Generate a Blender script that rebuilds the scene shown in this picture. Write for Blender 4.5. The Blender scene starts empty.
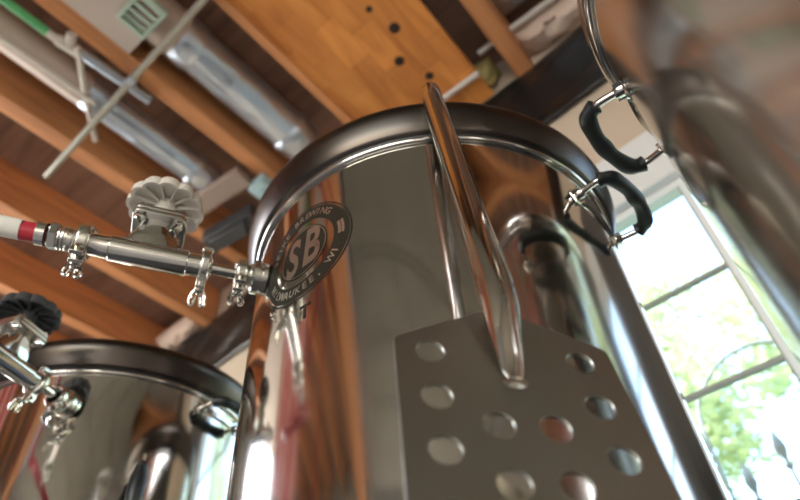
import bpy, bmesh, math, random
from mathutils import Vector, Matrix, noise
random.seed(7)
S = bpy.context.scene
COL = S.collection
PI = math.pi
R_ = math.radians
H0 = 0.8                                   # camera height above the floor
CT, ST = 0.8113, 0.5846                    # room axes against the camera's heading
def W(x, y, z):                            # camera-heading frame -> room frame
    return Vector((CT*x - ST*y, ST*x + CT*y, z + H0))
def WD(x, y, z):
    return Vector((CT*x - ST*y, ST*x + CT*y, z))
def A(a, b, h):                            # a: leftwards along the window wall, b: towards it, h above camera
    return Vector((-a, b, h + H0))

# ---------------------------------------------------------------- camera
cd = bpy.data.cameras.new('camera'); cam = bpy.data.objects.new('camera', cd); COL.objects.link(cam)
X = WD(.99639, .06051, -.0596); Y = WD(.08494, -.70983, .69923); Z = WD(0, -.70176, -.71241)
M = Matrix((X, Y, Z)).transposed().to_4x4(); M.translation = (0, 0, H0)
cam.matrix_world = M
cd.sensor_width = 36; cd.lens = 27; cd.clip_start = .01
cd.dof.use_dof = True; cd.dof.focus_distance = .43; cd.dof.aperture_fstop = 6.0
S.camera = cam

# ---------------------------------------------------------------- world, sun, exposure
w = bpy.data.worlds.new('sky'); S.world = w; w.use_nodes = True
nt = w.node_tree; bg = nt.nodes['Background']
sky = nt.nodes.new('ShaderNodeTexSky'); sky.sky_type = 'NISHITA'; sky.sun_disc = False
sky.sun_elevation = R_(48); sky.sun_rotation = R_(200); sky.air_density = 1.3; sky.dust_density = 3
nt.links.new(sky.outputs[0], bg.inputs[0]); bg.inputs[1].default_value = 1.5
sd = bpy.data.lights.new('sun', 'SUN'); sun = bpy.data.objects.new('sun', sd); COL.objects.link(sun)
sd.energy = 12; sd.angle = R_(1); sd.color = (1, .93, .82)
sun.rotation_euler = Vector((-.75, -.55, .8)).to_track_quat('Z', 'Y').to_euler()
def area(name, loc, target, sx, sy, power, color):
    d = bpy.data.lights.new(name, 'AREA'); o = bpy.data.objects.new(name, d); COL.objects.link(o)
    d.shape = 'RECTANGLE'; d.size = sx; d.size_y = sy; d.energy = power; d.color = color
    o.location = loc; o.rotation_euler = (Vector(loc) - Vector(target)).to_track_quat('Z', 'Y').to_euler()
    return o
area('daylight_left_window', A(3.12, -.35, 1.15), A(0, -.35, 1.0), 1.5, 1.2, 40, (1, .96, .92))
area('daylight_garage_opening', A(-.6, -3.1, .25), A(-.4, 0, .8), 2.2, 2.0, 16, (1, .97, .93))
S.view_settings.view_transform = 'Standard'; S.view_settings.look = 'None'
S.view_settings.gamma = 1; S.view_settings.use_curve_mapping = False
S.view_settings.exposure = 0.12

# ---------------------------------------------------------------- materials
def mat(name, color, rough=.5, metal=0, aniso=0, spec=.5):
    m = bpy.data.materials.new(name); m.use_nodes = True
    p = m.node_tree.nodes['Principled BSDF']
    p.inputs['Base Color'].default_value = (*color, 1); p.inputs['Roughness'].default_value = rough
    p.inputs['Metallic'].default_value = metal; p.inputs['Specular IOR Level'].default_value = spec
    return m
def N(m, t): return m.node_tree.nodes.new(t)
def L(m, a, b): m.node_tree.links.new(a, b)
def P(m): return m.node_tree.nodes['Principled BSDF']
def coords(m, scale, rot=(0, 0, 0), kind='Object'):
    tc = N(m, 'ShaderNodeTexCoord'); mp = N(m, 'ShaderNodeMapping')
    mp.inputs['Scale'].default_value = scale; mp.inputs['Rotation'].default_value = rot
    L(m, tc.outputs[kind], mp.inputs['Vector']); return mp.outputs[0]
def ramp(m, fac, stops):
    r = N(m, 'ShaderNodeValToRGB'); e = r.color_ramp.elements
    while len(e) < len(stops): e.new(.5)
    for k, (p, c) in enumerate(stops): e[k].position = p; e[k].color = (*c, 1)
    L(m, fac, r.inputs[0]); return r.outputs[0]
def tex(m, vec, scale=1, detail=3, dist=0, rough=.5):
    n = N(m, 'ShaderNodeTexNoise'); n.inputs['Scale'].default_value = scale; n.inputs['Detail'].default_value = detail
    n.inputs['Distortion'].default_value = dist; n.inputs['Roughness'].default_value = rough
    if vec: L(m, vec, n.inputs['Vector'])
    return n.outputs[0]
def bump(m, h, strength=.2, dist=.002):
    b = N(m, 'ShaderNodeBump'); b.inputs['Strength'].default_value = strength; b.inputs['Distance'].default_value = dist
    L(m, h, b.inputs['Height']); L(m, b.outputs[0], P(m).inputs['Normal'])
def steel(name, color, rough, aniso=0, wav=0, brushed=None, smudge=0):
    m = mat(name, color, rough, 1)
    if aniso:
        P(m).inputs['Anisotropic'].default_value = aniso
        t = N(m, 'ShaderNodeTangent'); t.direction_type = 'RADIAL'; t.axis = 'Z'
        L(m, t.outputs[0], P(m).inputs['Tangent'])
    if wav: bump(m, tex(m, coords(m, (1, 1, .25)), 22, 2), wav, .004)
    if smudge:
        r = N(m, 'ShaderNodeMapRange'); r.inputs['To Min'].default_value = rough; r.inputs['To Max'].default_value = rough + smudge
        r.inputs['From Min'].default_value = .35; r.inputs['From Max'].default_value = .75
        L(m, tex(m, coords(m, (9, 9, 5)), 1, 5), r.inputs['Value']); L(m, r.outputs[0], P(m).inputs['Roughness'])
    return m
def wood(name, c1, c2, axis='y', scale=1.0, rough=.65):
    m = mat(name, c1, rough)
    sc = {'x': (1.2, 16, 16), 'y': (16, 1.2, 16), 'z': (16, 16, 1.2)}[axis]
    f = tex(m, coords(m, tuple(s*scale for s in sc)), 1.6, 5, .6)
    L(m, ramp(m, f, [(.3, c2), (.5, c1), (.72, tuple(min(1, v*1.25) for v in c1))]), P(m).inputs['Base Color'])
    bump(m, f, .25, .003); return m
MT = {}
MT['kettle'] = steel('brushed kettle steel', (.60, .565, .52), .07, .55, .05, smudge=.07)
MT['kettle_dull'] = steel('dusty kettle steel with painted sheen', (.58, .55, .51), .09, .4, .05, smudge=.10)
_m = MT['kettle_dull']; _d = N(_m, 'ShaderNodeBsdfDiffuse'); _d.inputs[0].default_value = (.66, .57, .49, 1)  # cream film: some dust, also standing in for a bright reflected band
_x = N(_m, 'ShaderNodeMixShader'); _r = N(_m, 'ShaderNodeMapRange'); _r.inputs['To Min'].default_value = .02; _r.inputs['To Max'].default_value = .16
_r.inputs['From Min'].default_value = .4; _r.inputs['From Max'].default_value = .65
L(_m, tex(_m, coords(_m, (14, 14, 5)), 1, 6, .8), _r.inputs['Value']); L(_m, _r.outputs[0], _x.inputs[0])
L(_m, P(_m).outputs[0], _x.inputs[1]); L(_m, _d.outputs[0], _x.inputs[2]); L(_m, _x.outputs[0], _m.node_tree.nodes['Material Output'].inputs[0])
MT['lid'] = steel('lid steel', (.08, .068, .06), .28, .3)
MT['bead'] = steel('rolled rim steel', (.68, .66, .63), .12)
MT['chrome'] = steel('polished fitting steel', (.74, .73, .69), .09)
MT['cast'] = steel('cast fitting steel', (.66, .65, .60), .24)
MT['paddle'] = steel('brushed paddle steel', (.31, .295, .255), .34, smudge=.06)
MT['tube'] = steel('polished paddle tube', (.64, .60, .55), .10, .5)
MT['wire'] = steel('handle wire steel', (.62, .58, .54), .14)
MT['galv'] = mat('galvanised duct', (.54, .62, .72), .30, .85)
_v = N(MT['galv'], 'ShaderNodeTexVoronoi'); _v.inputs['Scale'].default_value = 60
L(MT['galv'], coords(MT['galv'], (1, 1, 1)), _v.inputs['Vector']); bump(MT['galv'], tex(MT['galv'], coords(MT['galv'], (14, 2.5, 14)), 2, 3, .5), .5, .01)
MT['foil'] = mat('crinkled foil tape', (.60, .68, .78), .3, .9)
bump(MT['foil'], tex(MT['foil'], coords(MT['foil'], (1, 1, 1)), 45, 4), .8, .006)
MT['ductpaint'] = mat('dull beige duct wrap', (.46, .38, .32), .5, .2)
MT['joist'] = wood('orange pine joist', (.58, .255, .10), (.38, .155, .06))
MT['deck'] = wood('brown subfloor boards', (.27, .16, .115), (.16, .095, .068), 'x', .7)
MT['rubber'] = mat('black handle rubber', (.012, .016, .018), .42)
MT['wheel'] = mat('pale plastic hand wheel', (.66, .62, .56), .45)
MT['etch'] = mat('dark etched emblem', (.022, .018, .012), .6, 0, spec=.15)
MT['etchlight'] = mat('bright etched mark', (.62, .58, .52), .3, 1)
MT['red'] = mat('translucent red hose', (.45, .03, .05), .25)
MT['label'] = mat('off white hose label', (.72, .70, .64), .6)
MT['tan'] = mat('tan painted wall', (.56, .47, .36), .8)
f_ = tex(MT['tan'], coords(MT['tan'], (3, 3, 3)), 1, 4); L(MT['tan'], ramp(MT['tan'], f_, [(.3, (.52, .43, .33)), (.7, (.60, .51, .40))]), P(MT['tan']).inputs['Base Color'])
MT['white'] = mat('painted white trim', (.74, .78, .80), .5)
MT['frame'] = mat('grey window bar', (.33, .34, .33), .5)
MT['black'] = mat('black plastic sheeting', (.010, .010, .010), .33)
MT['grey'] = mat('grey wall', (.33, .31, .27), .85)
MT['door'] = mat('grey green garage door paint', (.36, .345, .29), .8, spec=.15)
f_ = tex(MT['door'], coords(MT['door'], (2, 2, 2)), 1.5, 4); L(MT['door'], ramp(MT['door'], f_, [(.3, (.165, .155, .125)), (.7, (.20, .19, .155))]), P(MT['door']).inputs['Base Color'])
MT['concrete'] = mat('concrete floor', (.30, .285, .26), .8)
f_ = tex(MT['concrete'], coords(MT['concrete'], (2, 2, 2)), 2, 6); L(MT['concrete'], ramp(MT['concrete'], f_, [(.3, (.24, .225, .2)), (.7, (.36, .34, .31))]), P(MT['concrete']).inputs['Base Color'])
MT['table'] = mat('dark steel table', (.10, .10, .105), .5, .6)
MT['conduit'] = mat('grey conduit', (.42, .42, .36), .38, .5)
MT['green'] = mat('green pipe', (.10, .42, .16), .5)
MT['pvc'] = mat('pale plastic pipe', (.62, .58, .52), .5)
MT['bluebox'] = mat('pale blue junction box', (.42, .62, .66), .5)
MT['darkbox'] = mat('charcoal duct boot', (.07, .075, .08), .55, .3)
MT['board'] = mat('weathered grey board', (.36, .28, .23), .7)
MT['panel'] = mat('off white ceiling panel', (.52, .45, .39), .7)
MT['louver'] = mat('pale green louvre', (.42, .55, .46), .5)
MT['insul'] = mat('cream insulation', (.66, .52, .42), .95)
MT['grass'] = mat('grass', (.16, .20, .11), .9)
MT['iron'] = mat('grey garden iron', (.20, .23, .25), .5, .3)
MT['bark'] = mat('tree bark', (.20, .15, .11), .9)
MT['darkwood'] = wood('dark wood for mirrored shade', (.075, .07, .065), (.05, .045, .042), 'z', .6)
MT['void'] = mat('dark knot', (.03, .015, .01), .8)
m = MT['ply'] = mat('orange plywood', (.6, .27, .08), .55)
f_ = tex(m, coords(m, (9, 1.6, 9)), 1.3, 6, 1.6)
L(m, ramp(m, f_, [(.28, (.55, .19, .04)), (.5, (.80, .32, .07)), (.75, (.92, .43, .11))]), P(m).inputs['Base Color'])
# leaves: thin, light comes through them
m = MT['ply']; bk = N(m, 'ShaderNodeTexBrick'); bk.inputs['Scale'].default_value = 3.2; bk.inputs['Mortar Size'].default_value = .004
bk.inputs['Color1'].default_value = (1, 1, 1, 1); bk.inputs['Color2'].default_value = (.62, .52, .48, 1); bk.inputs['Mortar'].default_value = (.5, .4, .35, 1)
L(m, coords(m, (1, 1, 1), (0, 0, PI/2)), bk.inputs['Vector']); mu = N(m, 'ShaderNodeMix'); mu.data_type = 'RGBA'; mu.blend_type = 'MULTIPLY'; mu.inputs[0].default_value = .6
src = P(m).inputs['Base Color'].links[0].from_socket; L(m, src, mu.inputs[6]); L(m, bk.outputs[0], mu.inputs[7]); L(m, mu.outputs[2], P(m).inputs['Base Color'])
MT['yinsul'] = mat('yellowish insulation', (.50, .42, .16), .95)
m = MT['leaf'] = mat('tree leaves', (.30, .48, .16), .5)
tr = N(m, 'ShaderNodeBsdfTranslucent'); tr.inputs[0].default_value = (.42, .60, .18, 1)
mx = N(m, 'ShaderNodeMixShader'); mx.inputs[0].default_value = .5
f_ = tex(m, coords(m, (1, 1, 1)), 1.2, 3); c_ = ramp(m, f_, [(.35, (.34, .46, .26)), (.65, (.60, .68, .42))])
L(m, c_, P(m).inputs['Base Color']); L(m, c_, tr.inputs[0])
out = m.node_tree.nodes['Material Output']
L(m, P(m).outputs[0], mx.inputs[1]); L(m, tr.outputs[0], mx.inputs[2]); L(m, mx.outputs[0], out.inputs[0])
m = MT['glass'] = mat('window glass', (1, 1, 1), .02)
gl = N(m, 'ShaderNodeBsdfGlossy'); gl.inputs['Roughness'].default_value = .01
tp = N(m, 'ShaderNodeBsdfTransparent'); tp.inputs[0].default_value = (.95, .98, .97, 1)
mx = N(m, 'ShaderNodeMixShader'); mx.inputs[0].default_value = .06
L(m, tp.outputs[0], mx.inputs[1]); L(m, gl.outputs[0], mx.inputs[2]); L(m, mx.outputs[0], m.node_tree.nodes['Material Output'].inputs[0])

# ---------------------------------------------------------------- mesh helpers
class MB:
    def __init__(s): s.v = []; s.f = []
    def add(s, v, f):
        n = len(s.v); s.v += [Vector(p) for p in v]; s.f += [tuple(i + n for i in q) for q in f]
    def box(s, lo, hi, mt=None):
        x0, y0, z0 = lo; x1, y1, z1 = hi
        v = [Vector(p) for p in ((x0,y0,z0),(x1,y0,z0),(x1,y1,z0),(x0,y1,z0),(x0,y0,z1),(x1,y0,z1),(x1,y1,z1),(x0,y1,z1))]
        if mt: v = [mt @ p for p in v]
        s.add(v, [(0,3,2,1),(4,5,6,7),(0,1,5,4),(1,2,6,5),(2,3,7,6),(3,0,4,7)]); return s
    def lathe(s, prof, n=32, mt=None, close=False):     # prof: (r, z) about Z
        v = []; f = []; k = len(prof)
        for i in range(n):
            c, q = math.cos(2*PI*i/n), math.sin(2*PI*i/n)
            for r, z in prof:
                p = Vector((r*c, r*q, z)); v.append(mt @ p if mt else p)
        rng = range(k) if close else range(k-1)
        for i in range(n):
            j = (i+1) % n
            for a in rng:
                b = (a+1) % k; f.append((i*k+a, j*k+a, j*k+b, i*k+b))
        s.add(v, f); return s
    def tube(s, pts, r, n=12, cap=True):
        pts = [Vector(p) for p in pts]; v = []; f = []; m_ = len(pts)
        rr = r if isinstance(r, (list, tuple)) else [r]*m_
        t0 = (pts[1]-pts[0]).normalized()
        up = Vector((0,0,1)) if abs(t0.z) < .9 else Vector((1,0,0))
        nx = t0.cross(up).normalized()
        for i, p in enumerate(pts):
            t = (pts[min(i+1, m_-1)] - pts[max(i-1, 0)]).normalized()
            nx = (nx - t*nx.dot(t)).normalized(); ny = t.cross(nx)
            for k in range(n):
                a = 2*PI*k/n; v.append(p + (nx*math.cos(a) + ny*math.sin(a))*rr[i])
        for i in range(m_-1):
            for k in range(n):
                q = (k+1) % n; f.append((i*n+k, i*n+q, (i+1)*n+q, (i+1)*n+k))
        if cap: f.append(tuple(range(n-1, -1, -1))); f.append(tuple((m_-1)*n + k for k in range(n)))
        s.add(v, f); return s
    def prism(s, poly, z0, z1, mt=None):
        n = len(poly); v = [Vector((x, y, z0)) for x, y in poly] + [Vector((x, y, z1)) for x, y in poly]
        if mt: v = [mt @ p for p in v]
        s.add(v, [tuple(range(n-1, -1, -1)), tuple(range(n, 2*n))] + [(i, (i+1) % n, n+(i+1) % n, n+i) for i in range(n)]); return s
    def build(s, name, m, parent=None, ang=35, bevel=0, loc=None):
        me = bpy.data.meshes.new(name); me.from_pydata(s.v, [], s.f); me.validate(); me.update()
        bm = bmesh.new(); bm.from_mesh(me); bmesh.ops.recalc_face_normals(bm, faces=bm.faces); bm.to_mesh(me); bm.free()
        for p in me.polygons: p.use_smooth = True
        me.set_sharp_from_angle(angle=R_(ang))
        me.materials.append(m); o = bpy.data.objects.new(name, me); COL.objects.link(o)
        if parent: o.parent = parent
        if loc: o.location = loc
        if bevel:
            b = o.modifiers.new('bevel', 'BEVEL'); b.width = bevel; b.segments = 2; b.limit_method = 'ANGLE'
        return o
def smooth(pts, n=8):                                     # Catmull-Rom through points
    pts = [Vector(p) for p in pts]; q = [pts[0]*2-pts[1]] + pts + [pts[-1]*2-pts[-2]]; o = []
    for i in range(1, len(q)-2):
        for k in range(n):
            t = k/n; a, b, c, d = q[i-1:i+3]
            o.append(.5*((2*b) + (c-a)*t + (2*a-5*b+4*c-d)*t*t + (3*b-3*c+d-a)*t**3))
    return o + [pts[-1]]
def thing(name, label, cat, loc=(0,0,0), rotz=0, group=None):
    o = bpy.data.objects.new(name, None); COL.objects.link(o); o.empty_display_size = .02
    o.location = loc; o.rotation_euler = (0, 0, rotz)
    return tag(o, label, cat, group)
def tag(o, label, cat, group=None):
    o['label'] = label; o['category'] = cat
    if group: o['group'] = group
    return o
def struct(o): o['kind'] = 'structure'; return o
def copy_tree(o, parent=None):
    c = o.copy(); COL.objects.link(c); c.parent = parent
    for ch in [q for q in bpy.data.objects if q.parent == o]: copy_tree(ch, c)
    return c
def frame(origin, x, up=(0,0,1)):
    x = Vector(x).normalized(); y = Vector(up).cross(x).normalized(); z = x.cross(y)
    m = Matrix((x, y, z)).transposed().to_4x4(); m.translation = origin; return m
YM = Matrix.Rotation(PI/2, 4, 'Y')                        # lathe axis Z -> X

# ---------------------------------------------------------------- the room
CE = H0 + 1.92                                            # underside of the floor boards overhead
def wall_y(x): return 1.04 - .073*x
SL = math.atan(-.073)
wm = Matrix.Translation((0, 1.04, 0)) @ Matrix.Rotation(SL, 4, 'Z')     # window wall: local x along, y outwards
struct(MB().box((-3.2, -3.4, -.1), (2.5, 1.5, 0)).build('floor', MT['concrete']))
struct(MB().box((-3.2, -3.4, CE), (2.5, 1.5, CE+.05)).build('ceiling', MT['deck']))
WZ0, WZ1 = H0+.10, H0+1.0                                  # window openings, local x along the wall
OPEN = ((-.62, .028), (.50, 1.05))
b = MB(); xs = [-3.15] + [x for o_ in OPEN for x in o_] + [2.5]
for k in range(0, len(xs), 2): b.box((xs[k], 0, 0), (xs[k+1], .04, CE), wm)
for x0, x1 in OPEN: b.box((x0, 0, 0), (x1, .04, WZ0), wm).box((x0, 0, WZ1), (x1, .04, CE), wm)
struct(b.build('wall_window', MT['tan']))
b = MB()
b.box((-3.12, -3.3, 0), (-3.0, 1.3, H0+.5)).box((-3.12, -3.3, H0+1.75), (-3.0, 1.3, CE)).box((-3.12, -3.3, H0+.5), (-3.0, -1.15, H0+1.75)).box((-3.12, .45, H0+.5), (-3.0, 1.3, H0+1.75))
struct(b.build('wall_left', MT['grey']))
struct(MB().box((2.4, -3.3, 0), (2.5, 1.0, CE)).build('wall_right', MT['grey']))
b = MB()
b.box((-3.0, -3.3, 0), (-.65, -3.2, CE)).box((1.85, -3.3, 0), (2.4, -3.2, CE)).box((-.65, -3.3, H0+1.33), (1.85, -3.2, CE))
struct(b.build('wall_garage', MT['grey']))
# windows facing the kettles
for (x0, x1), nm in zip(OPEN, ('window_1', 'window_3')):
    c = .03
    o = MB().box((x0-c, -.025, WZ1), (x1+c, 0, WZ1+.16), wm).box((x0-c, -.025, WZ0-.1), (x0, 0, WZ1), wm).box((x1, -.025, WZ0-.1), (x1+c, 0, WZ1), wm).box((x0, -.05, WZ0-.03), (x1, 0, WZ0), wm).build(nm, MT['white'], bevel=.003); struct(o)
    b = MB()
    for x in (x0, x1-.028): b.box((x, 0, WZ0), (x+.028, .035, WZ1), wm)
    b.box((x0+.028, 0, WZ1-.02), (x1-.028, .035, WZ1), wm).box((x0+.028, 0, WZ0), (x1-.028, .035, WZ0+.035), wm)
    b.build('window_frame', MT['white'], o)
    b = MB().box(((x0+x1)/2-.004, .004, WZ0+.035), ((x0+x1)/2+.004, .016, WZ1-.02), wm).box((x1-.031, -.001, WZ0+.035), (x1-.028, .02, WZ1-.02), wm)
    for h in (.75, .54, .33): b.box((x0+.028, .004, H0+h-.0042), (x1-.028, .016, H0+h+.0042), wm)
    b.build('window_bars', MT['frame'], o)
    MB().box((x0+.028, .020, WZ0+.035), (x1-.028, .023, WZ1-.02), wm).build('pane', MT['glass'], o)
t = thing('shade_board', 'added dark board between the windows, mirrored as a dark band in the middle kettle', 'board', wm @ Vector((.264, 0, 0)), SL)
MB().box((-.20, -.03, 0), (.20, -.001, H0+1.16)).build('plank', MT['darkwood'], t, bevel=.003)  # unseen board, added for the shaded wall mirrored as a dark band
struct(MB().box((-3.1, -.012, WZ1+.16), (2.3, 0, WZ1+.172), wm).build('trim_1', MT['joist']))
# window in the left wall
o = MB().box((-3.0, -1.23, H0+.42), (-2.98, -1.15, H0+1.83)).box((-3.0, .45, H0+.42), (-2.98, .53, H0+1.83)).box((-3.0, -1.15, H0+1.75), (-2.98, .45, H0+1.83)).box((-3.0, -1.15, H0+.42), (-2.96, .45, H0+.5)).build('window_2', MT['white']); struct(o)
b = MB().box((-3.07, -.37, H0+.5), (-3.03, -.33, H0+1.75)).box((-3.07, -1.15, H0+1.1), (-3.03, .45, H0+1.13))
b.build('window_frame', MT['white'], o)

# joists: (a, half width)
JO = [(2.74, 'fourth', 'brown ceiling joist at the far left, beyond the paired pale edges'), (2.335, '', 'brown ceiling joist with a pale lower edge above the left kettle'),
      (1.925, '', 'ceiling joist passing behind the hanging clamp of the valve'), (1.51, '', 'ceiling joist that runs behind the pale hand wheel'),
      (1.105, '', 'bright orange ceiling joist between the two metal ducts'), (.70, '', 'ceiling joist along the left edge of the knotty plywood sheet'),
      (.20, '', 'narrow orange ceiling joist just right of the plywood sheet'), (-.22, '', 'ceiling joist above the near right kettle'),
      (-.63, '', 'ceiling joist second to the right of the plywood, over the right kettle'), (-1.04, '', 'ceiling joist third to the right of the plywood, out over the right side'),
      (-1.45, '', 'ceiling joist fourth to the right of the plywood, out over the right side'), (-1.86, '', 'ceiling joist nearest the right wall')]
for a, _, lab in JO:
    x = -a; o = MB().box((-.03, -3.15, 0), (.03, wall_y(x)-.01, .19)).build('ceiling_joist', MT['joist'], bevel=.003, loc=(x, 0, H0+1.73))
    tag(o, lab, 'joist', 'ceiling joists')

# plywood sheet under the joists with knots
t = thing('plywood_sheet', 'knotty orange plywood sheet fixed under the joists above the big kettle', 'plywood', (-.53, .35, H0+1.712))
MB().box((-.22, -.62, 0), (.215, .68, .0178)).build('sheet', MT['ply'], t)
for px, py, r in [(.11, .30, .017), (.055, .39, .016), (.095, .49, .014), (.09, .21, .010)]:
    MB().lathe([(0, -.0015), (r*.7, -.0012), (r, 0)], 14).build('knot', MT['void'], t, loc=(px, py, 0))
MB().box((-.218, -.62, -.012), (-.19, .68, 0)).build('edge_batten', MT['joist'], t)

# ducts
def duct(a, h, r, y0, y1, ys, label, group=None):
    t = thing('metal_duct', label, 'duct', A(a, 0, h), 0, 'round ducts between the joists')
    RX = Matrix.Rotation(-PI/2, 4, 'X')
    def seg(name, m, ya, yb, rr):
        MB().lathe([(rr, ya), (rr, yb)], 40, RX).build(name, m, t)
    seg('wrapped_section', MT['ductpaint'], y0, ys, r*1.03)
    b = MB(); pr = []
    k = 0; y = ys
    while y < y1: pr += [(r, y), (r*1.0, y+.03), (r*1.006, y+.034), (r, y+.04)]; y += .13
    pr.append((r, y1)); b.lathe(pr, 40, RX).build('bare_section', MT['galv'], t)
    MB().lathe([(r*1.02, ys-.03), (r*1.07, ys-.02), (r*1.07, ys+.03), (r*1.02, ys+.04)], 40, RX).build('joint_tape', MT['foil'], t)
    MB().lathe([(r*1.01, y1-.07), (r*1.10, y1-.06), (r*1.10, y1-.045), (r*1.05, y1-.04), (r*1.05, y1+.01), (r*.9, y1+.03), (0, y1+.035)], 40, RX).build('collar', MT['foil'], t)
duct(.955, 1.80, .072, -.7, .78, .30, 'shiny round metal duct ending beside the big kettle lid')
duct(1.31, 1.775, .054, -.9, .66, .22, 'slimmer round metal duct ending above the pale hand wheel')

# conduit across the joists
t = thing('conduit_rod', 'thin grey metal conduit crossing diagonally below the joists at upper left', 'conduit', A(1.62, .265, 1.675))
MB().tube([(0, 0, 0), (2.1, -.075, 0)], .0105, 16).build('tube', MT['conduit'], t)
for k in (.515,):
    MB().lathe([(.0105, -.012), (.014, -.012), (.014, .012), (.0105, .012)], 16, Matrix.Translation((k, -.018, 0)) @ YM, True).box((k-.01, -.028, .01), (k+.01, -.008, .055)).build('strap', MT['galv'], t)
t = thing('conduit_pipe', 'pale conduit pipe passing between the joists at the top right', 'conduit', A(.46, .925, 1.80))
MB().tube([(0, 0, -.103), (.15, .0, -.103)], .010, 14).build('tube', MT['pvc'], t)
MB().tube([(.17, 0, 0), (.70, 0, 0)], .010, 14).build('tube', MT['pvc'], t)
# plastic pipe run with the green end
t = thing('plastic_pipe', 'pale plastic pipe with a bright green length and a tee, upper left', 'pipe', A(1.18, 0, 1.715))
MB().tube([(-.01, -.6, 0), (0, .012, 0)], .013, 14).build('green_length', MT['green'], t)
MB().tube([(0, .0, 0), (.003, .1, 0)], .0115, 14).build('pipe', MT['pvc'], t)
MB().tube([(.0, .04, 0), (.01, .11, 0)], .017, 14).tube([(0, .075, 0), (.045, .06, .0)], .015, 14).build('tee', MT['pvc'], t)
MB().tube([(.012, .10, .0), (.03, .33, .0)], .0155, 14).build('long_length', MT['galv'], t)
MB().tube([(.03, .09, -.01), (-.09, .185, -.01), (-.22, .30, -.01)], .009, 12).build('branch', MT['pvc'], t)
o = MB().tube([A(1.262, -.7, 1.665), A(1.255, .02, 1.665), A(1.25, .22, 1.665)], .007, 10).build('thin_pipe', MT['pvc'])
tag(o, 'thin pale pipe running beside the slim duct, far upper left', 'pipe')

# white panel and louvre between the joists
o = MB().box((-1.07, -.75, H0+1.722), (-.93, .20, H0+1.7295)).build('ceiling_panel', MT['panel']); struct(o)
t = thing('vent_louvre', 'small pale green louvred vent beside the conduit, top left', 'vent', A(.93, .155, 1.70))
MB().box((-.06, -.045, 0), (.055, -.035, .02)).box((-.06, .035, 0), (.055, .045, .02)).box((-.06, -.035, 0), (-.05, .035, .02)).box((.045, -.035, 0), (.055, .035, .02)).build('frame', MT['louver'], t, bevel=.002)
for k in range(4):
    MB().box((-.006, -.035, -.002), (.006, .035, .002), Matrix.Translation((-.036+k*.024, 0, .008)) @ Matrix.Rotation(.6, 4, 'Y')).build('slat', MT['louver'], t)
o = MB().box((-.035, -.035, 0), (.035, .035, .05)).box((-.012, -.012, -.006), (.012, .012, 0)).build('junction_box', MT['bluebox'], bevel=.003, loc=A(1.145, .79, 1.68)); tag(o, 'pale blue electrical box under the joist beside the kettle lid', 'box')
o = MB().box((-.12, -.04, 0), (.12, .04, .06)).prism([(-.09, -.03), (.09, -.03), (.06, .03), (-.06, .03)], -.02, 0).build('duct_boot', MT['darkbox'], bevel=.005, loc=A(1.37, .845, 1.67)); o.rotation_euler = (0, 0, .12); tag(o, 'charcoal boot under the joists behind the valve', 'duct boot')
o = MB().box((-.13, -.035, 0), (.13, .035, .03)).box((-.13, .035, .004), (.13, .045, .028)).build('wood_block', MT['board'], bevel=.003, loc=A(1.29, .70, 1.70)); o.rotation_euler = (0, 0, .1); tag(o, 'weathered blocking board between the joists right of the slim duct', 'board')

# insulation over the black sheeting
def lumps(name, label, cx, cy, z, sx, sy, m, seed, group):
    rnd = random.Random(seed); b = MB(); nx, ny = 18, 10; v = []; f = []
    for i in range(nx):
        for j in range(ny):
            u, q = i/(nx-1)-.5, j/(ny-1)-.5
            e = max(0, 1 - (2*abs(u))**4) * max(0, 1 - (2*abs(q))**4)
            n_ = noise.noise(Vector((u*7+seed, q*6, seed)))
            v.append((cx+u*sx, cy+q*sy, z - (.03+.04*n_)*e + .02*(1-e)))
    for i in range(nx-1):
        for j in range(ny-1): f.append((i*ny+j, (i+1)*ny+j, (i+1)*ny+j+1, i*ny+j+1))
    top = len(v); v += [(x, y, z+.05) for x, y, _ in v[:]]
    f += [tuple(top+k for k in reversed(q)) for q in f[:]]
    for i in range(nx-1):
        for j in (0, ny-1): f.append((i*ny+j, (i+1)*ny+j, top+(i+1)*ny+j, top+i*ny+j))
    for j in range(ny-1):
        for i in (0, nx-1): f.append((i*ny+j, i*ny+j+1, top+i*ny+j+1, top+i*ny+j))
    b.add(v, f); o = b.build(name, m, ang=80); tag(o, label, 'insulation', group)
lumps('insulation_batt', 'cream fluffy insulation stuffed above the black sheeting, top right', -.01, .998, H0+1.79, .34, .10, MT['insul'], 3, None)
lumps('foil_insulation', 'crinkled silver foil insulation between joists at the top right', -.0, .79, H0+1.85, .34, .24, MT['foil'], 5, None)
lumps('insulation_batt', 'yellowish insulation tucked between the plywood and the narrow joist', -.37, 1.02, H0+1.81, .18, .07, MT['yinsul'], 9, None)
lumps('insulation_batt', 'small pinkish insulation tuft above the black sheeting at lower left', -2.13, 1.15, H0+1.77, .30, .07, MT['insul'], 12, None)

# black plastic sheeting along the top of the wall
v = []; f = []; nx, nz = 220, 14
for i in range(nx):
    for k in range(nz):
        x = -3.0 + 5.2*i/(nx-1); q = k/(nz-1); z = H0 + 1.735 - .30*q
        d = .018 + .014*noise.noise(Vector((x*2.2 + q*2.4, q*1.2, 0))) + .012*noise.noise(Vector((x*9 + q*5, q*3, 4)))
        v.append(wm @ Vector((x, -d, z + .008*noise.noise(Vector((x*3, 7, 0)))*q)))
for i in range(nx-1):
    for k in range(nz-1): f.append((i*nz+k, (i+1)*nz+k, (i+1)*nz+k+1, i*nz+k+1))
b = MB(); b.add(v, f); o = b.build('black_sheeting', MT['black'], ang=180)
sm = o.modifiers.new('thick', 'SOLIDIFY'); sm.thickness = .002
tag(o, 'creased black plastic sheeting stapled along the top of the tan wall', 'sheeting')

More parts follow.
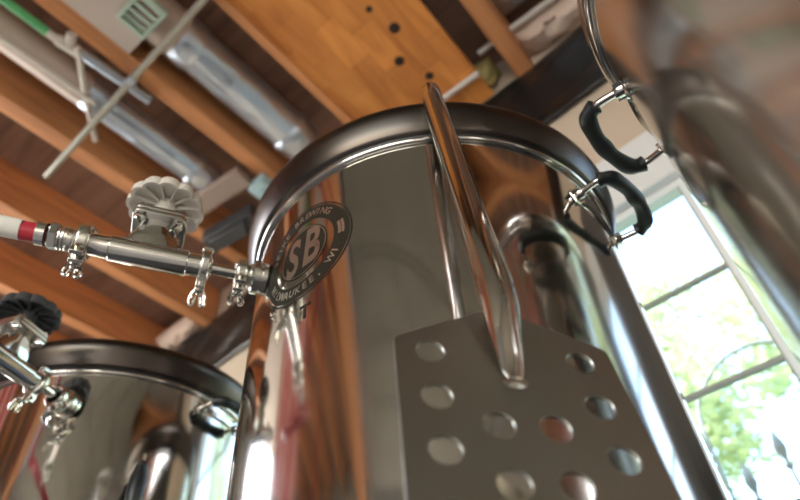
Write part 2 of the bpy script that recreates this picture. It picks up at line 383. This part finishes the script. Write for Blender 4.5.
# overhead garage door, open, flat under the joists behind the camera
t = thing('garage_door', 'open grey garage door lying flat under the joists', 'garage door', (.62, -1.75, H0+1.58))
for k in range(5):
    y0 = -1.25 + k*.52
    b = MB().box((-1.2, y0, 0), (1.2, y0+.512, .03))
    for j in range(4): b.box((-1.12+j*.57, y0+.05, -.006), (-.6+j*.57, y0+.46, 0))
    b.build('panel', MT['door'], t, bevel=.003)
for s in (-1.24, 1.24): MB().box((s-.012, -1.4, -.02), (s+.012, 1.38, .03)).build('track', MT['galv'], t)
for s in (-1.24, 1.24):
    for y in (-.9, 1.2): MB().box((s-.012, y-.015, .03), (s+.012, y+.015, .13)).build('hanger', MT['galv'], t)

o = MB().box((-.115, -1.42, 0), (.115, 1.42, .035)).build('added_plank', MT['joist'], bevel=.002, loc=A(.79, -1.68, 1.515)); o.rotation_euler = (0, 0, -.06)  # unseen plank, added so the middle kettle mirrors an orange strip
tag(o, 'added orange plank under the joists, mirrored as an orange strip in the middle kettle', 'plank')
struct(MB().box((-2.95, -1.15, H0+1.715), (-1.80, -.16, H0+1.728)).build('ceiling_panel', MT['panel']))  # unseen pale panel, added to whiten the reflections in the kettles

# ---------------------------------------------------------------- table
TZ = H0 - .085
t = thing('brew_table', 'dark steel table carrying the three kettles', 'table', (-.35, .42, 0))
MB().box((-1.05, -.345, TZ-.03), (.95, .345, TZ)).build('table_top', MT['table'], t, bevel=.003)
for sx in (-1.0, .9):
    for sy in (-.3, .3): MB().box((sx-.022, sy-.022, 0), (sx+.022, sy+.022, TZ-.03)).build('leg', MT['table'], t)
MB().box((-.98, -.31, .18), (.88, .31, .2)).build('shelf', MT['table'], t)

# ---------------------------------------------------------------- kettles
ZB = H0 + .470 - TZ                                       # rim height above the table
def make_handle(parent, az, z, half=R_(11.5), R=.2, rise=0):
    def pt(da, r, dz=0): return Vector((r*math.cos(az+da), r*math.sin(az+da), z+dz))
    h = MB()
    pts = smooth([pt(-half, R+.001), pt(-half, R+.012), pt(-half*.96, R+.026), pt(-half*.80, R+.0345), pt(0, R+.038), pt(half*.80, R+.0345), pt(half*.96, R+.026), pt(half, R+.012), pt(half, R+.001)], 6)
    h.tube(pts, .0032, 12)
    o = h.build('handle', MT['wire'], parent)
    g = pts[17:-16]; rr = []
    for i in range(len(g)):
        u = i/(len(g)-1); rr.append(.0072 + .0010*math.cos(u*2*PI*4) + (-.0015 if i in (0, len(g)-1) else 0))
    gp = smooth([pt(-half*.97, R+.025), pt(-half*.90, R+.0305), pt(-half*.74, R+.0355), pt(-half*.3, R+.0378), pt(0, R+.038), pt(half*.3, R+.0378), pt(half*.74, R+.0355), pt(half*.90, R+.0305), pt(half*.97, R+.025)], 6)
    rr = [.0070 + .0005*math.cos(i/(len(gp)-1)*2*PI*4) for i in range(len(gp))]; rr[0] = rr[-1] = .0055
    MB().tube(gp, rr, 16).build('grip', MT['rubber'], o)
    b = MB(); n = 16                                      # strap that follows the wall, wider pads at the ends
    v = []; f = []
    for i in range(n+1):
        u = -1.25 + 2.5*i/n; da = u*half; e = min(1, abs(abs(u)-1)/.25); hw = .0045 + .0085*(1-e) ; tip = .2 if i in (0, n) else 1; dd = .0006 + .0022*(1-abs(u)/1.3)
        for sz in (-1, 1): v.append(pt(da, R+.0003, sz*hw*tip)); v.append(pt(da, R+.001+dd, sz*hw*tip*.8))
    for i in range(n):
        a = i*4; c = a+4
        f += [(a+1, a+3, c+3, c+1), (a, a+1, c+1, c), (a+2, c+2, c+3, a+3), (a, c, c+2, a+2)]
    b.add(v, f)
    for s in (-1, 1):
        fm = frame(pt(s*half, R), (math.cos(az+s*half), math.sin(az+s*half), 0)) @ YM
        b.lathe([(0, .009), (.0042, .009), (.0055, .006), (.0055, 0)], 14, fm)
        b.box((-.001, -.0085, 0), (.001, .0085, .008), fm)
    b.build('bracket', MT['bead'], o)
    return o
def lid_part(parent):
    z = ZB
    prof = [(.2045, z+.004), (.208, z+.006), (.2090, z+.0075), (.2125, z+.0155), (.2160, z+.0245), (.2175, z+.030), (.2178, z+.034), (.2170, z+.039), (.2140, z+.043), (.208, z+.0445), (.200, z+.041), (.190, z+.042), (.15, z+.050), (.08, z+.056), (0, z+.058)]
    b = MB().lathe(prof, 160); l = b.build('lid', MT['lid'], parent, ang=50)
    MB().lathe([(.1985, z+.0018), (.2035, z+.0026), (.2046, z+.0045)], 160).build('gasket', MT['rubber'], parent)
    MB().tube(smooth([(-.04, 0, z+.054), (-.035, 0, z+.085), (0, 0, z+.095), (.035, 0, z+.085), (.04, 0, z+.054)], 6), .004, 12).build('lid_handle', MT['wire'], l)
def kettle(center, label, m, lid=True):
    t = thing('brewing_kettle', label, 'kettle', (center[0], center[1], TZ), 0, 'steel brewing kettles on the table')
    b = MB(); R = .2
    prof = [(0, .001), (.175, .001), (.188, .004), (.197, .014), (.2, .03)] + [(R, .03 + (ZB-.036)*k/10) for k in range(1, 11)] + [(.2008, ZB-.001), (.1995, ZB+.0015), (.1975, ZB), (.1975, .04), (0, .02)]
    b.lathe(prof, 200).build('body', m, t, ang=40)
    pr = []
    for k in range(12):
        a = 2*PI*k/12; pr.append((.2020+.0030*math.cos(a), ZB-.0005+.0030*math.sin(a)))
    MB().lathe(pr, 200, None, True).build('rolled_rim', MT['bead'], t)
    if lid: lid_part(t)
    return t
C1 = W(.0376, .5232, 0); C2 = W(.3618, .1536, 0); C3 = W(-.4544, .8324, 0)
RZ = R_(35.78)
k1 = kettle(C1, 'large steel kettle in the middle with a round etched emblem and a leaning paddle', MT['kettle'])
k2 = kettle(C2, 'steel kettle at the upper right, nearest the camera, its black-gripped handle facing the middle one', MT['kettle_dull'], False)
MB().lathe([(.2000, ZB+.002), (.2052, ZB+.006), (.2075, ZB+.012), (.2070, ZB+.017), (.204, ZB+.0185), (.19, ZB+.018)], 160).build('lid', MT['bead'], k2)
k3 = kettle(C3, 'steel kettle standing farther back at the lower left', MT['kettle'])
zh = H0 + .430 - TZ
make_handle(k1, RZ+R_(-37), zh)
make_handle(k2, RZ+R_(139), H0+.418-TZ, R_(11))
make_handle(k3, RZ+R_(-25), H0+.452-TZ, R_(10))

# etched emblem on the middle kettle
AZ0 = RZ + R_(-128); EZ = H0 + .379 - TZ
def wrap(x, y, off=.0003): a = AZ0 + x/.2; return Vector(((.2+off)*math.cos(a), (.2+off)*math.sin(a), EZ+y))
def ring(r0, r1, off, n=96, e=1.0):
    b = MB(); v = []; f = []; k = max(2, int((r1-r0)/.004)+2)
    for i in range(n):
        a = 2*PI*i/n
        for j in range(k):
            r = r0 + (r1-r0)*j/(k-1); v.append(wrap(r*math.cos(a), r*math.sin(a)*e, off))
    for i in range(n):
        q = (i+1) % n
        for j in range(k-1): f.append((i*k+j, q*k+j, q*k+j+1, i*k+j+1))
    return v, f
def glyph(ch, size, bold=0, shear=0):
    c = bpy.data.curves.new('g', 'FONT'); c.body = ch; c.size = size; c.align_x = 'CENTER'; c.align_y = 'CENTER'; c.offset = bold; c.shear = shear; c.resolution_u = 4
    o = bpy.data.objects.new('g', c); COL.objects.link(o); bpy.context.view_layer.update()
    me = o.evaluated_get(bpy.context.evaluated_depsgraph_get()).to_mesh()
    bm = bmesh.new(); bm.from_mesh(me)
    for _ in range(3):
        ed = [e for e in bm.edges if e.calc_length() > .004]
        if not ed: break
        bmesh.ops.subdivide_edges(bm, edges=ed, cuts=1)
    bmesh.ops.triangulate(bm, faces=bm.faces); bm.verts.index_update()
    v = [q.co.copy() for q in bm.verts]; f = [tuple(x.index for x in q.verts) for q in bm.faces]
    bm.free(); o.to_mesh_clear(); bpy.data.objects.remove(o); bpy.data.curves.remove(c)
    return v, f
def put(b, ch, size, x, y, rot, bold, off, sx=1, sy=1, shear=0):
    v, f = glyph(ch, size, bold, shear); c, s = math.cos(rot), math.sin(rot)
    b.add([wrap(x + (p.x*sx)*c - (p.y*sy)*s, y + (p.x*sx)*s + (p.y*sy)*c, off) for p in v], f)
emb = MB()
for r0, r1 in ((.0535, .0550), (.0365, .0520), (.0, .0295)): emb.add(*ring(r0, r1, .0002))
e_ = emb.build('emblem', MT['etch'], k1, ang=180)
let = MB(); let.add(*ring(.0272, .0281, .0004)); rt = .0442
def arc_text(s, a0, a1, flip):
    n = len(s)
    for i, ch in enumerate(s):
        if ch == ' ': continue
        a = a0 + (a1-a0)*i/(n-1); put(let, ch, .0105, rt*math.cos(a), rt*math.sin(a), a - PI/2 if not flip else a + PI/2, .0002, .0004)
arc_text('SPIKE BREWING', R_(160), R_(48), False)
arc_text('MILWAUKEE, WI', R_(205), R_(330), True)
put(let, 'S', .060, -.0125, -.004, 0, .0016, .0005, .60, 1, .12)
put(let, 'B', .060, .0105, -.001, 0, .0016, .0005, .60, 1, .12)
for k in range(5):                                          # hop mark right of the lettering
    for s in (-1, 1):
        a = R_(14) - k*R_(4.2); x, y = (rt+s*.0018)*math.cos(a), (rt+s*.0018)*math.sin(a)
        n = 8; v = [wrap(x, y, .0005)] + [wrap(x + .0017*math.cos(2*PI*i/n), y + .0022*math.sin(2*PI*i/n), .0005) for i in range(n)]
        let.add(v, [(0, 1+i, 1+(i+1) % n) for i in range(n)])
let.build('lettering', MT['etchlight'], e_, ang=180)
tl = MB()
put(tl, 'T', .019, .0085, -.073, 0, .0006, .0003)
tl.build('letter_mark', MT['etch'], k1, ang=180)

# ---------------------------------------------------------------- mash paddle
s = .02707
O = W(.04425, .2288, .1573)
U = WD(.97359, .22577, -.03383); Wv = WD(-.01512, .21163, .97723); Nn = Wv.cross(U)  # Nn = away from camera?
if Nn.y < 0: Nn = -Nn
t = thing('mash_paddle', 'perforated steel mash paddle leaning handle-up against the middle kettle', 'paddle', (0, 0, 0))
base = O - Wv*(8.65*s); t.location = base
def pl(u, v, n=0): return U*u - Wv*v + Nn*n + (O - base)
hw = 1.91*s
def rounded(poly, r=.003, n=4):
    o = []
    for i, p in enumerate(poly):
        p = Vector(p); a = Vector(poly[i-1]); c = Vector(poly[(i+1) % len(poly)])
        d1 = (a-p).normalized()*r; d2 = (c-p).normalized()*r
        for k in range(n+1):
            q = k/n; o.append((p+d1)*(1-q)**2 + p*2*q*(1-q) + (p+d2)*q*q)
    return o
poly = rounded([(-hw, -.30*s), (-.28*s, -1.18*s), (.36*s, -1.18*s), (hw, -.38*s), (hw, 8.6*s), (-hw, 8.6*s)])
bm = bmesh.new(); ed = []
def loop(pts):
    vs = [bm.verts.new((p[0], p[1], 0)) for p in pts]
    for i in range(len(vs)): ed.append(bm.edges.new((vs[i-1], vs[i])))
loop(poly)
holes = [(q*1.307*s, k*s) for q in (-1, 1) for k in range(0, 8)] + [(q*.434*s, (k+.5)*s) for q in (-1, 1) for k in range(1, 7)]
for hx, hy in holes: loop([(hx + .248*s*math.cos(2*PI*i/32), hy + .248*s*math.sin(2*PI*i/32)) for i in range(32)])
bmesh.ops.triangle_fill(bm, use_beauty=True, use_dissolve=False, edges=ed)
r = bmesh.ops.extrude_face_region(bm, geom=bm.faces[:])
for q in r['geom']:
    if isinstance(q, bmesh.types.BMVert): q.co.z = .0018
for q in bm.verts: q.co = pl(q.co.x, q.co.y, q.co.z)
bmesh.ops.recalc_face_normals(bm, faces=bm.faces)
me = bpy.data.meshes.new('blade'); bm.to_mesh(me); bm.free(); me.materials.append(MT['paddle'])
for p_ in me.polygons: p_.use_smooth = True
me.set_sharp_from_angle(angle=R_(30))
o = bpy.data.objects.new('blade', me); COL.objects.link(o); o.parent = t
bv = o.modifiers.new('bevel', 'BEVEL'); bv.width = .0004; bv.segments = 1; bv.limit_method = 'ANGLE'
# handle: a tube whose lower end is pressed flat on the blade
b = MB(); n = 28; st = []
for v_, fl in ((.55, .10), (.40, .13), (.1, .30), (-.35, .55), (-.9, .85), (-1.6, 1), (-4, 1), (-8, 1), (-12, 1), (-13.2, 1), (-13.25, .96), (-13.25, .80)): st.append((v_, fl))
v = []; f = []
for v_, fl in st:
    ry = .0097*min(fl, 1); rx = .0097*(.35 + .65*fl**.6) if v_ > -15 else .0097*fl
    if v_ > .5: rx *= .7
    for k in range(n):
        a = 2*PI*k/n; v.append(pl(.0*s + rx*math.cos(a), v_*s, -.0004 - ry + ry*math.sin(a)))
for i in range(len(st)-1):
    for k in range(n): q = (k+1) % n; f.append((i*n+k, i*n+q, (i+1)*n+q, (i+1)*n+k))
f.append(tuple(range(n))); f.append(tuple((len(st)-1)*n+k for k in range(n)))
b.add(v, f); b.build('handle', MT['tube'], t, ang=50)
b = MB(); v = []; f = []
for i in range(5):
    for k in range(16):
        a = 2*PI*k/16; q = i/4; v.append(pl((.0062*(1-q*.8))*math.cos(a), .62*s + (.0034*(1-q*.8))*math.sin(a), -.0006 - .0010*q))
for i in range(4):
    for k in range(16): q = (k+1) % 16; f.append((i*16+k, i*16+q, (i+1)*16+q, (i+1)*16+k))
f.append(tuple(64+k for k in range(16)))
b.add(v, f); b.build('weld', MT['cast'], t, ang=60)

# ---------------------------------------------------------------- diaphragm valve
def clamp(parent, x, r, wdt=.012, turn=0, big=1.0, open_=False):
    tm = Matrix.Translation((x, 0, 0)) @ Matrix.Rotation(turn, 4, 'X')
    b = MB(); h = wdt/2
    b.lathe([(r*1.02, -h), (r+.0035, -h), (r+.0052, -h*.6), (r+.0052, h*.6), (r+.0035, h), (r*1.02, h)], 36, tm @ YM, True)
    b.box((-h, -.004, r+.003), (h, .004, r+.009), tm)                     # hinge lug on top
    b.tube([tm @ Vector((-h-.001, 0, r+.0075)), tm @ Vector((h+.001, 0, r+.0075))], .0025, 10)
    for sy in (-1, 1): b.box((-h, sy*.0045-.002, -r-.013), (h, sy*.0045+.002, -r-.002), tm)
    o = b.build('clamp', MT['cast'], parent, bevel=.0006)
    w_ = MB()
    w_.tube([tm @ Vector((0, .010, -r-.0085)), tm @ Vector((0, -.015, -r-.0085))], .0021, 10)
    w_.tube([tm @ Vector((0, -.0075, -r-.0085)), tm @ Vector((0, -.0125, -r-.0085))], .0045, 12)
    for q in (-1, 1):
        w_.tube(smooth([tm @ Vector((q*.003, -.010, -r-.0085)), tm @ Vector((q*.006, -.0115, -r-.0085-.005)), tm @ Vector((q*.0065, -.013, -r-.0085-.0125)), tm @ Vector((q*.0035, -.0135, -r-.0085-.0145)), tm @ Vector((q*.002, -.012, -r-.0085-.006))], 4), .0014, 8)
    w_.build('wing_nut', MT['chrome'], o)
    return o
def make_valve(label, grp):
    t = thing('diaphragm_valve', label, 'valve', (0, 0, 0), 0, grp)
    b = MB().lathe([(.0158, .000), (.0158, .004), (.0140, .0045), (.0140, .0065), (.0163, .007), (.0163, .0125), (.0140, .013), (.0120, .015), (.0085, .021)], 40, YM)
    b.build('ferrule', MT['cast'], t)
    clamp(t, .024, .0095, .010, R_(20))
    MB().lathe([(.0055, .020), (.0055, .050), (.0110, .052), (.0125, .056)], 30, YM).build('inlet_tube', MT['chrome'], t)
    clamp(t, .057, .0110, .0085, R_(-12))
    MB().lathe([(0, .056), (.0110, .056), (.0108, .060), (.0108, .072), (.0122, .073), (.0122, .138), (.0108, .139), (.0105, .146), (.0105, .156), (.0118, .159), (0, .160)], 40, YM).build('body', MT['chrome'], t)
    # waist widening upward to the bonnet flange
    b = MB(); v = []; f = []; sec = [(.004, .027, .011), (.0115, .0255, .0125), (.020, .0215, .0130), (.029, .0175, .0130), (.0355, .0165, .0135)]; n = 24
    for z, rx, ry in sec:
        for k in range(n):
            a = 2*PI*k/n; e = 2.6; ca, sa = math.cos(a), math.sin(a)
            v.append((.105 + rx*abs(ca)**(2/e)*(1 if ca > 0 else -1), ry*abs(sa)**(2/e)*(1 if sa > 0 else -1), z))
    for i in range(len(sec)-1):
        for k in range(n): q = (k+1) % n; f.append((i*n+k, i*n+q, (i+1)*n+q, (i+1)*n+k))
    b.add(v, f); b.build('waist', MT['chrome'], t, ang=60)
    b = MB(); pb = [(.105+x, y) for x, y in rounded([(-.024, -.021), (.024, -.021), (.024, .021), (-.024, .021)], .007)]
    b.prism(pb, .0345, .0392).prism(pb, .0398, .0440)
    b.lathe([(0, .037), (.017, .037), (.0155, .042), (.010, .044), (.0085, .050), (0, .050)], 28, Matrix.Translation((.105, 0, .0065)))
    b.build('bonnet', MT['cast'], t, bevel=.0006)
    for sx in (-1, 1):
        for sy in (-1, 1):
            tm = Matrix.Translation((.105+sx*.0175, sy*.0145, 0))
            b = MB().lathe([(0, .0295), (.0045, .0295), (.0052, .031), (.0052, .0345)], 6, tm).lathe([(0, .048), (.003, .048), (.0045, .0475), (.0045, .044)], 12, tm)
            b.build('bolt', MT['chrome'], t)
    # scalloped hand wheel with ribs under it
    b = MB(); n = 144; v = []; f = []; T0 = Vector((.105, 0, .008))
    def rim(a, r0=.0345, d=.0034): return r0 + d*abs(math.cos(a*6))**.7 - d*.5
    prof = [(.25, .052, 0), (.5, .055, 0), (.92, .053, .4), (1, .0545, 1), (1, .062, 1), (.95, .066, 1), (.6, .071, .3), (.2, .073, 0), (0.001, .073, 0)]
    for k in range(n):
        a = 2*PI*k/n
        for q, z, sc in prof:
            r0 = .0345*q*(1-sc) + rim(a)*q*sc
            v.append(T0 + Vector((r0*math.cos(a), r0*math.sin(a), z)))
    K_ = len(prof)
    # underside is recessed: skirt only
    prof_f = [3, 4, 5, 6, 7]
    for k in range(n):
        q = (k+1) % n
        for j in prof_f: f.append((k*K_+j, q*K_+j, q*K_+j+1, k*K_+j+1))
    m0 = len(v); ins = [(.91, .0545), (.90, .0605), (.5, .0635), (.24, .0635)]
    for k in range(n):
        a = 2*PI*k/n
        for q, z in ins:
            r0 = rim(a)*q if q > .6 else .0345*q
            v.append(T0 + Vector((r0*math.cos(a), r0*math.sin(a), z)))
    for k in range(n):
        q = (k+1) % n
        f.append((k*K_+3, m0+k*4, m0+q*4, q*K_+3))
        for j in range(3): f.append((m0+k*4+j, m0+k*4+j+1, m0+q*4+j+1, m0+q*4+j))
    b.add(v, f)
    wh = b.build('hand_wheel', MT['wheel'], t, ang=50)
    MB().lathe([(0, .0478), (.0085, .0478), (.0095, .050), (.0100, .066), (0, .066)], 24, Matrix.Translation((.105, 0, .007))).build('hub', MT['wheel'], wh)
    for k in range(12):
        a = 2*PI*(k+.5)/12
        MB().box((.009, -.0008, .0575), (.0305, .0008, .0645), Matrix.Translation((.105, 0, .008)) @ Matrix.Rotation(a, 4, 'Z')).build('rib', MT['wheel'], wh)
    clamp(t, .160, .0115, .0115, R_(15))
    b = MB().lathe([(.0115, .163), (.0120, .167), (.0105, .169), (.0105, .172), (.0112, .173), (.0105, .174), (.0112, .1755), (.0105, .177), (.0112, .1785), (.0105, .180)], 30, YM)
    b.lathe([(.0115, .180), (.0122, .181), (.0122, .1865), (.0105, .188), (.0075, .189), (.0070, .198), (0, .198)], 6, YM)
    b.build('hose_tail', MT['cast'], t, ang=25)
    return t
valve = make_valve('steel diaphragm valve with a pale scalloped hand wheel on the middle kettle', 'diaphragm valves on the kettles')
P0 = W(-.13013, .41427, .396); th = RZ + R_(-155.5)
valve.location = P0; valve.rotation_euler = (0, 0, th)
valve2 = copy_tree(valve)
wh2 = [q for q in bpy.data.objects if q.name.startswith('hand_wheel') and q.parent == valve2][0]
for q in [wh2] + list(wh2.children): q.data = q.data.copy(); q.data.materials[0] = MT['darkbox']
valve2['label'] = 'shiny diaphragm valve at the lower left edge, on the far kettle'
az = RZ + R_(-81); valve2.location = Vector((C3.x + .200*math.cos(az), C3.y + .200*math.sin(az), H0+.418)); valve2.rotation_euler = (0, 0, az + R_(-24))

# red hose from the valve, rising to a hook and falling to the floor
ux = Vector((math.cos(th), math.sin(th), 0)); hs = P0 + ux*.191
pts = smooth([hs, hs+ux*.04, hs+ux*.09+Vector((0, -.01, .004)), A(.66, .0, .45), A(.70, -.16, .58), A(.66, -.26, .90), A(.62, -.34, 1.30), A(.64, -.46, 1.46), A(.72, -.58, 1.38), A(.85, -.62, .8), A(.9, -.66, .0), A(.95, -.6, -.6), A(1.2, -.5, -.787), A(1.6, -.4, -.787)], 10)
t = thing('red_hose', 'translucent red hose with a white label leaving the valve at the left edge', 'hose', hs)
MB().tube([p-hs for p in pts], .0085, 16).build('tube', MT['red'], t)
MB().tube([ux*.018, ux*.032, ux*.050], .0091, 18, False).build('label', MT['label'], t)
MB().lathe([(.0094, -.003), (.0106, -.003), (.0106, .004), (.0094, .004)], 20, frame(ux*.002, ux) @ YM, True).build('hose_clip', MT['chrome'], t)
t = thing('hose_hook', 'wire hook on the joist holding the red hose', 'hook', A(.63, -.42, 1.73))
MB().tube(smooth([(-.02, 0, 0), (-.025, 0, -.2), (-.02, 0, -.29), (.01, 0, -.305), (.03, 0, -.27)], 6), .004, 8).build('hook_wire', MT['galv'], t)

# unseen striped cloth, added behind the camera to mirror as red streaks
m = MT['stripe'] = mat('red and white striped cloth', (.6, .05, .05), .8)
wv = N(m, 'ShaderNodeTexWave'); wv.wave_type = 'BANDS'; wv.bands_direction = 'Y'; wv.inputs['Scale'].default_value = 3.4
L(m, coords(m, (1, 1, 1)), wv.inputs['Vector'])
rc = ramp(m, wv.outputs[0], [(.48, (.62, .03, .035)), (.52, (.80, .62, .58))]); L(m, rc, P(m).inputs['Base Color'])
tr = N(m, 'ShaderNodeBsdfTranslucent'); mx = N(m, 'ShaderNodeMixShader'); mx.inputs[0].default_value = .5; L(m, rc, tr.inputs[0])
L(m, P(m).outputs[0], mx.inputs[1]); L(m, tr.outputs[0], mx.inputs[2]); L(m, mx.outputs[0], m.node_tree.nodes['Material Output'].inputs[0])
v = []; f = []; nx, nz = 60, 24
for i in range(nx):
    for k in range(nz):
        y = -.30 + .60*i/(nx-1); q = k/(nz-1)
        v.append((.022*math.sin(y*34 + q*1.5)*(.3+.7*q), y*(1-.12*q), -1.0*q))
for i in range(nx-1):
    for k in range(nz-1): f.append((i*nz+k, (i+1)*nz+k, (i+1)*nz+k+1, i*nz+k+1))
b = MB(); b.add(v, f); o = b.build('added_striped_cloth', m, ang=180, loc=A(1.44, -.62, 1.74)); sm = o.modifiers.new('thick', 'SOLIDIFY'); sm.thickness = .002
tag(o, 'added striped red cloth behind the camera, mirrored as red streaks in the middle kettle', 'cloth')

# black lever valve on the far kettle
az = RZ + R_(-54); q0 = Vector((C3.x + .2*math.cos(az), C3.y + .2*math.sin(az), H0+.272))
t = thing('lever_valve', 'black upright valve lever in front of the far left kettle', 'valve', q0, az)
MB().lathe([(.012, 0), (.012, .01), (.008, .012), (.008, .03)], 20, YM).box((.02, -.01, -.01), (.045, .01, .012)).build('body', MT['cast'], t, bevel=.001)
MB().tube([(.034, 0, .01), (.034, 0, .022), (.034, .0, .078)], .0025, 8).build('stem', MT['chrome'], t)
MB().tube([(.034, 0, .018), (.034, 0, .03), (.034, 0, .05), (.034, 0, .060), (.034, 0, .064), (.034, 0, .069)], [.008, .0100, .0098, .0068, .0072, .004], 14).build('lever_grip', MT['rubber'], t)

# ---------------------------------------------------------------- outside
struct(MB().box((-30, 1.3, -.06), (30, 40, -.01)).build('ground', MT['grass']))
struct(MB().box((-8, -20, -.06), (8, -3.4, -.01)).build('driveway', MT['concrete']))
def tree(x, y, hgt, r, label, seed, n):
    rnd = random.Random(seed)
    t = thing('leafy_tree', label, 'tree', (x, y, 0), 0, 'trees outside the window')
    b = MB().tube([(0, 0, -.02), (.05, .1, hgt*.3), (0, 0, hgt*.6), (.1, 0, hgt*.85)], [.2, .16, .1, .04], 12)
    for k in range(9):
        a = rnd.uniform(0, 2*PI); z = hgt*rnd.uniform(.3, .75)
        b.tube([(0, 0, z), (math.cos(a)*r*.35, math.sin(a)*r*.35, z+.5), (math.cos(a)*r*.8, math.sin(a)*r*.8, z+.9)], [.06, .04, .015], 7)
    b.build('trunk', MT['bark'], t)
    v = []; f = []
    cl = []
    for k in range(60):
        d = Vector((rnd.gauss(0, 1), rnd.gauss(0, 1), rnd.gauss(0, 1))).normalized()*rnd.uniform(.4, 1)
        cl.append((Vector((d.x*r, d.y*r, hgt*.62 + d.z*hgt*.36)), rnd.uniform(.35, .8)))
    for i in range(n):
        c, cr = rnd.choice(cl); d = Vector((rnd.gauss(0, .5), rnd.gauss(0, .5), rnd.gauss(0, .4)))*cr
        p = c+d; sz = rnd.uniform(.05, .10)
        ax = Vector((rnd.gauss(0, 1), rnd.gauss(0, 1), rnd.gauss(0, .5))).normalized(); bx = ax.cross(Vector((rnd.gauss(0, 1), rnd.gauss(0, 1), rnd.gauss(0, 1)))).normalized()
        k = len(v); v += [p-ax*sz, p+bx*sz*.55, p+ax*sz, p-bx*sz*.55]; f.append((k, k+1, k+2, k+3))
    me = bpy.data.meshes.new('crown'); me.from_pydata(v, [], f); me.materials.append(MT['leaf'])
    o = bpy.data.objects.new('crown', me); COL.objects.link(o); o.parent = t; o['kind'] = 'stuff'
tree(-2.4, 8.5, 8.6, 2.6, 'pale green leafy tree seen through the window left of the right kettle', 1, 15000)
tree(3.6, 9.8, 8.2, 2.5, 'leafy tree outside, farther right behind the near kettle', 2, 9000)
tree(-8.2, 10.0, 8.0, 2.5, 'leafy tree outside, farther left behind the middle kettle', 3, 9000)
# garden irons just beyond the glass
t = thing('garden_hook', 'curved iron garden hook outside the window', 'garden hook', (-.30, 2.2, -.01))
MB().tube(smooth([(-.05, 0, 0), (-.05, 0, 1.5), (-.04, 0, 1.84), (.02, 0, 1.95), (.12, 0, 2.02), (.24, 0, 2.03), (.33, 0, 1.98), (.34, 0, 1.90)], 8), .007, 10).build('hook_rod', MT['iron'], t)
def stake(x, z, lab):
    t = thing('iron_finial', lab, 'garden stake', (x, 2.2, -.01))
    MB().tube([(0, 0, 0), (0, 0, z-.1)], .006, 10).build('rod', MT['iron'], t)
    MB().lathe([(.006, z-.14), (.012, z-.135), (.012, z-.125), (.006, z-.12), (.008, z-.105), (.018, z-.08), (.020, z-.068), (.012, z-.035), (0, z)], 12).build('spear_tip', MT['iron'], t)
stake(-.154, 1.735, 'spear-topped iron stake outside the window, the right one of two')
stake(-.28, 1.665, 'spear-topped iron stake outside the window, the left one of two')
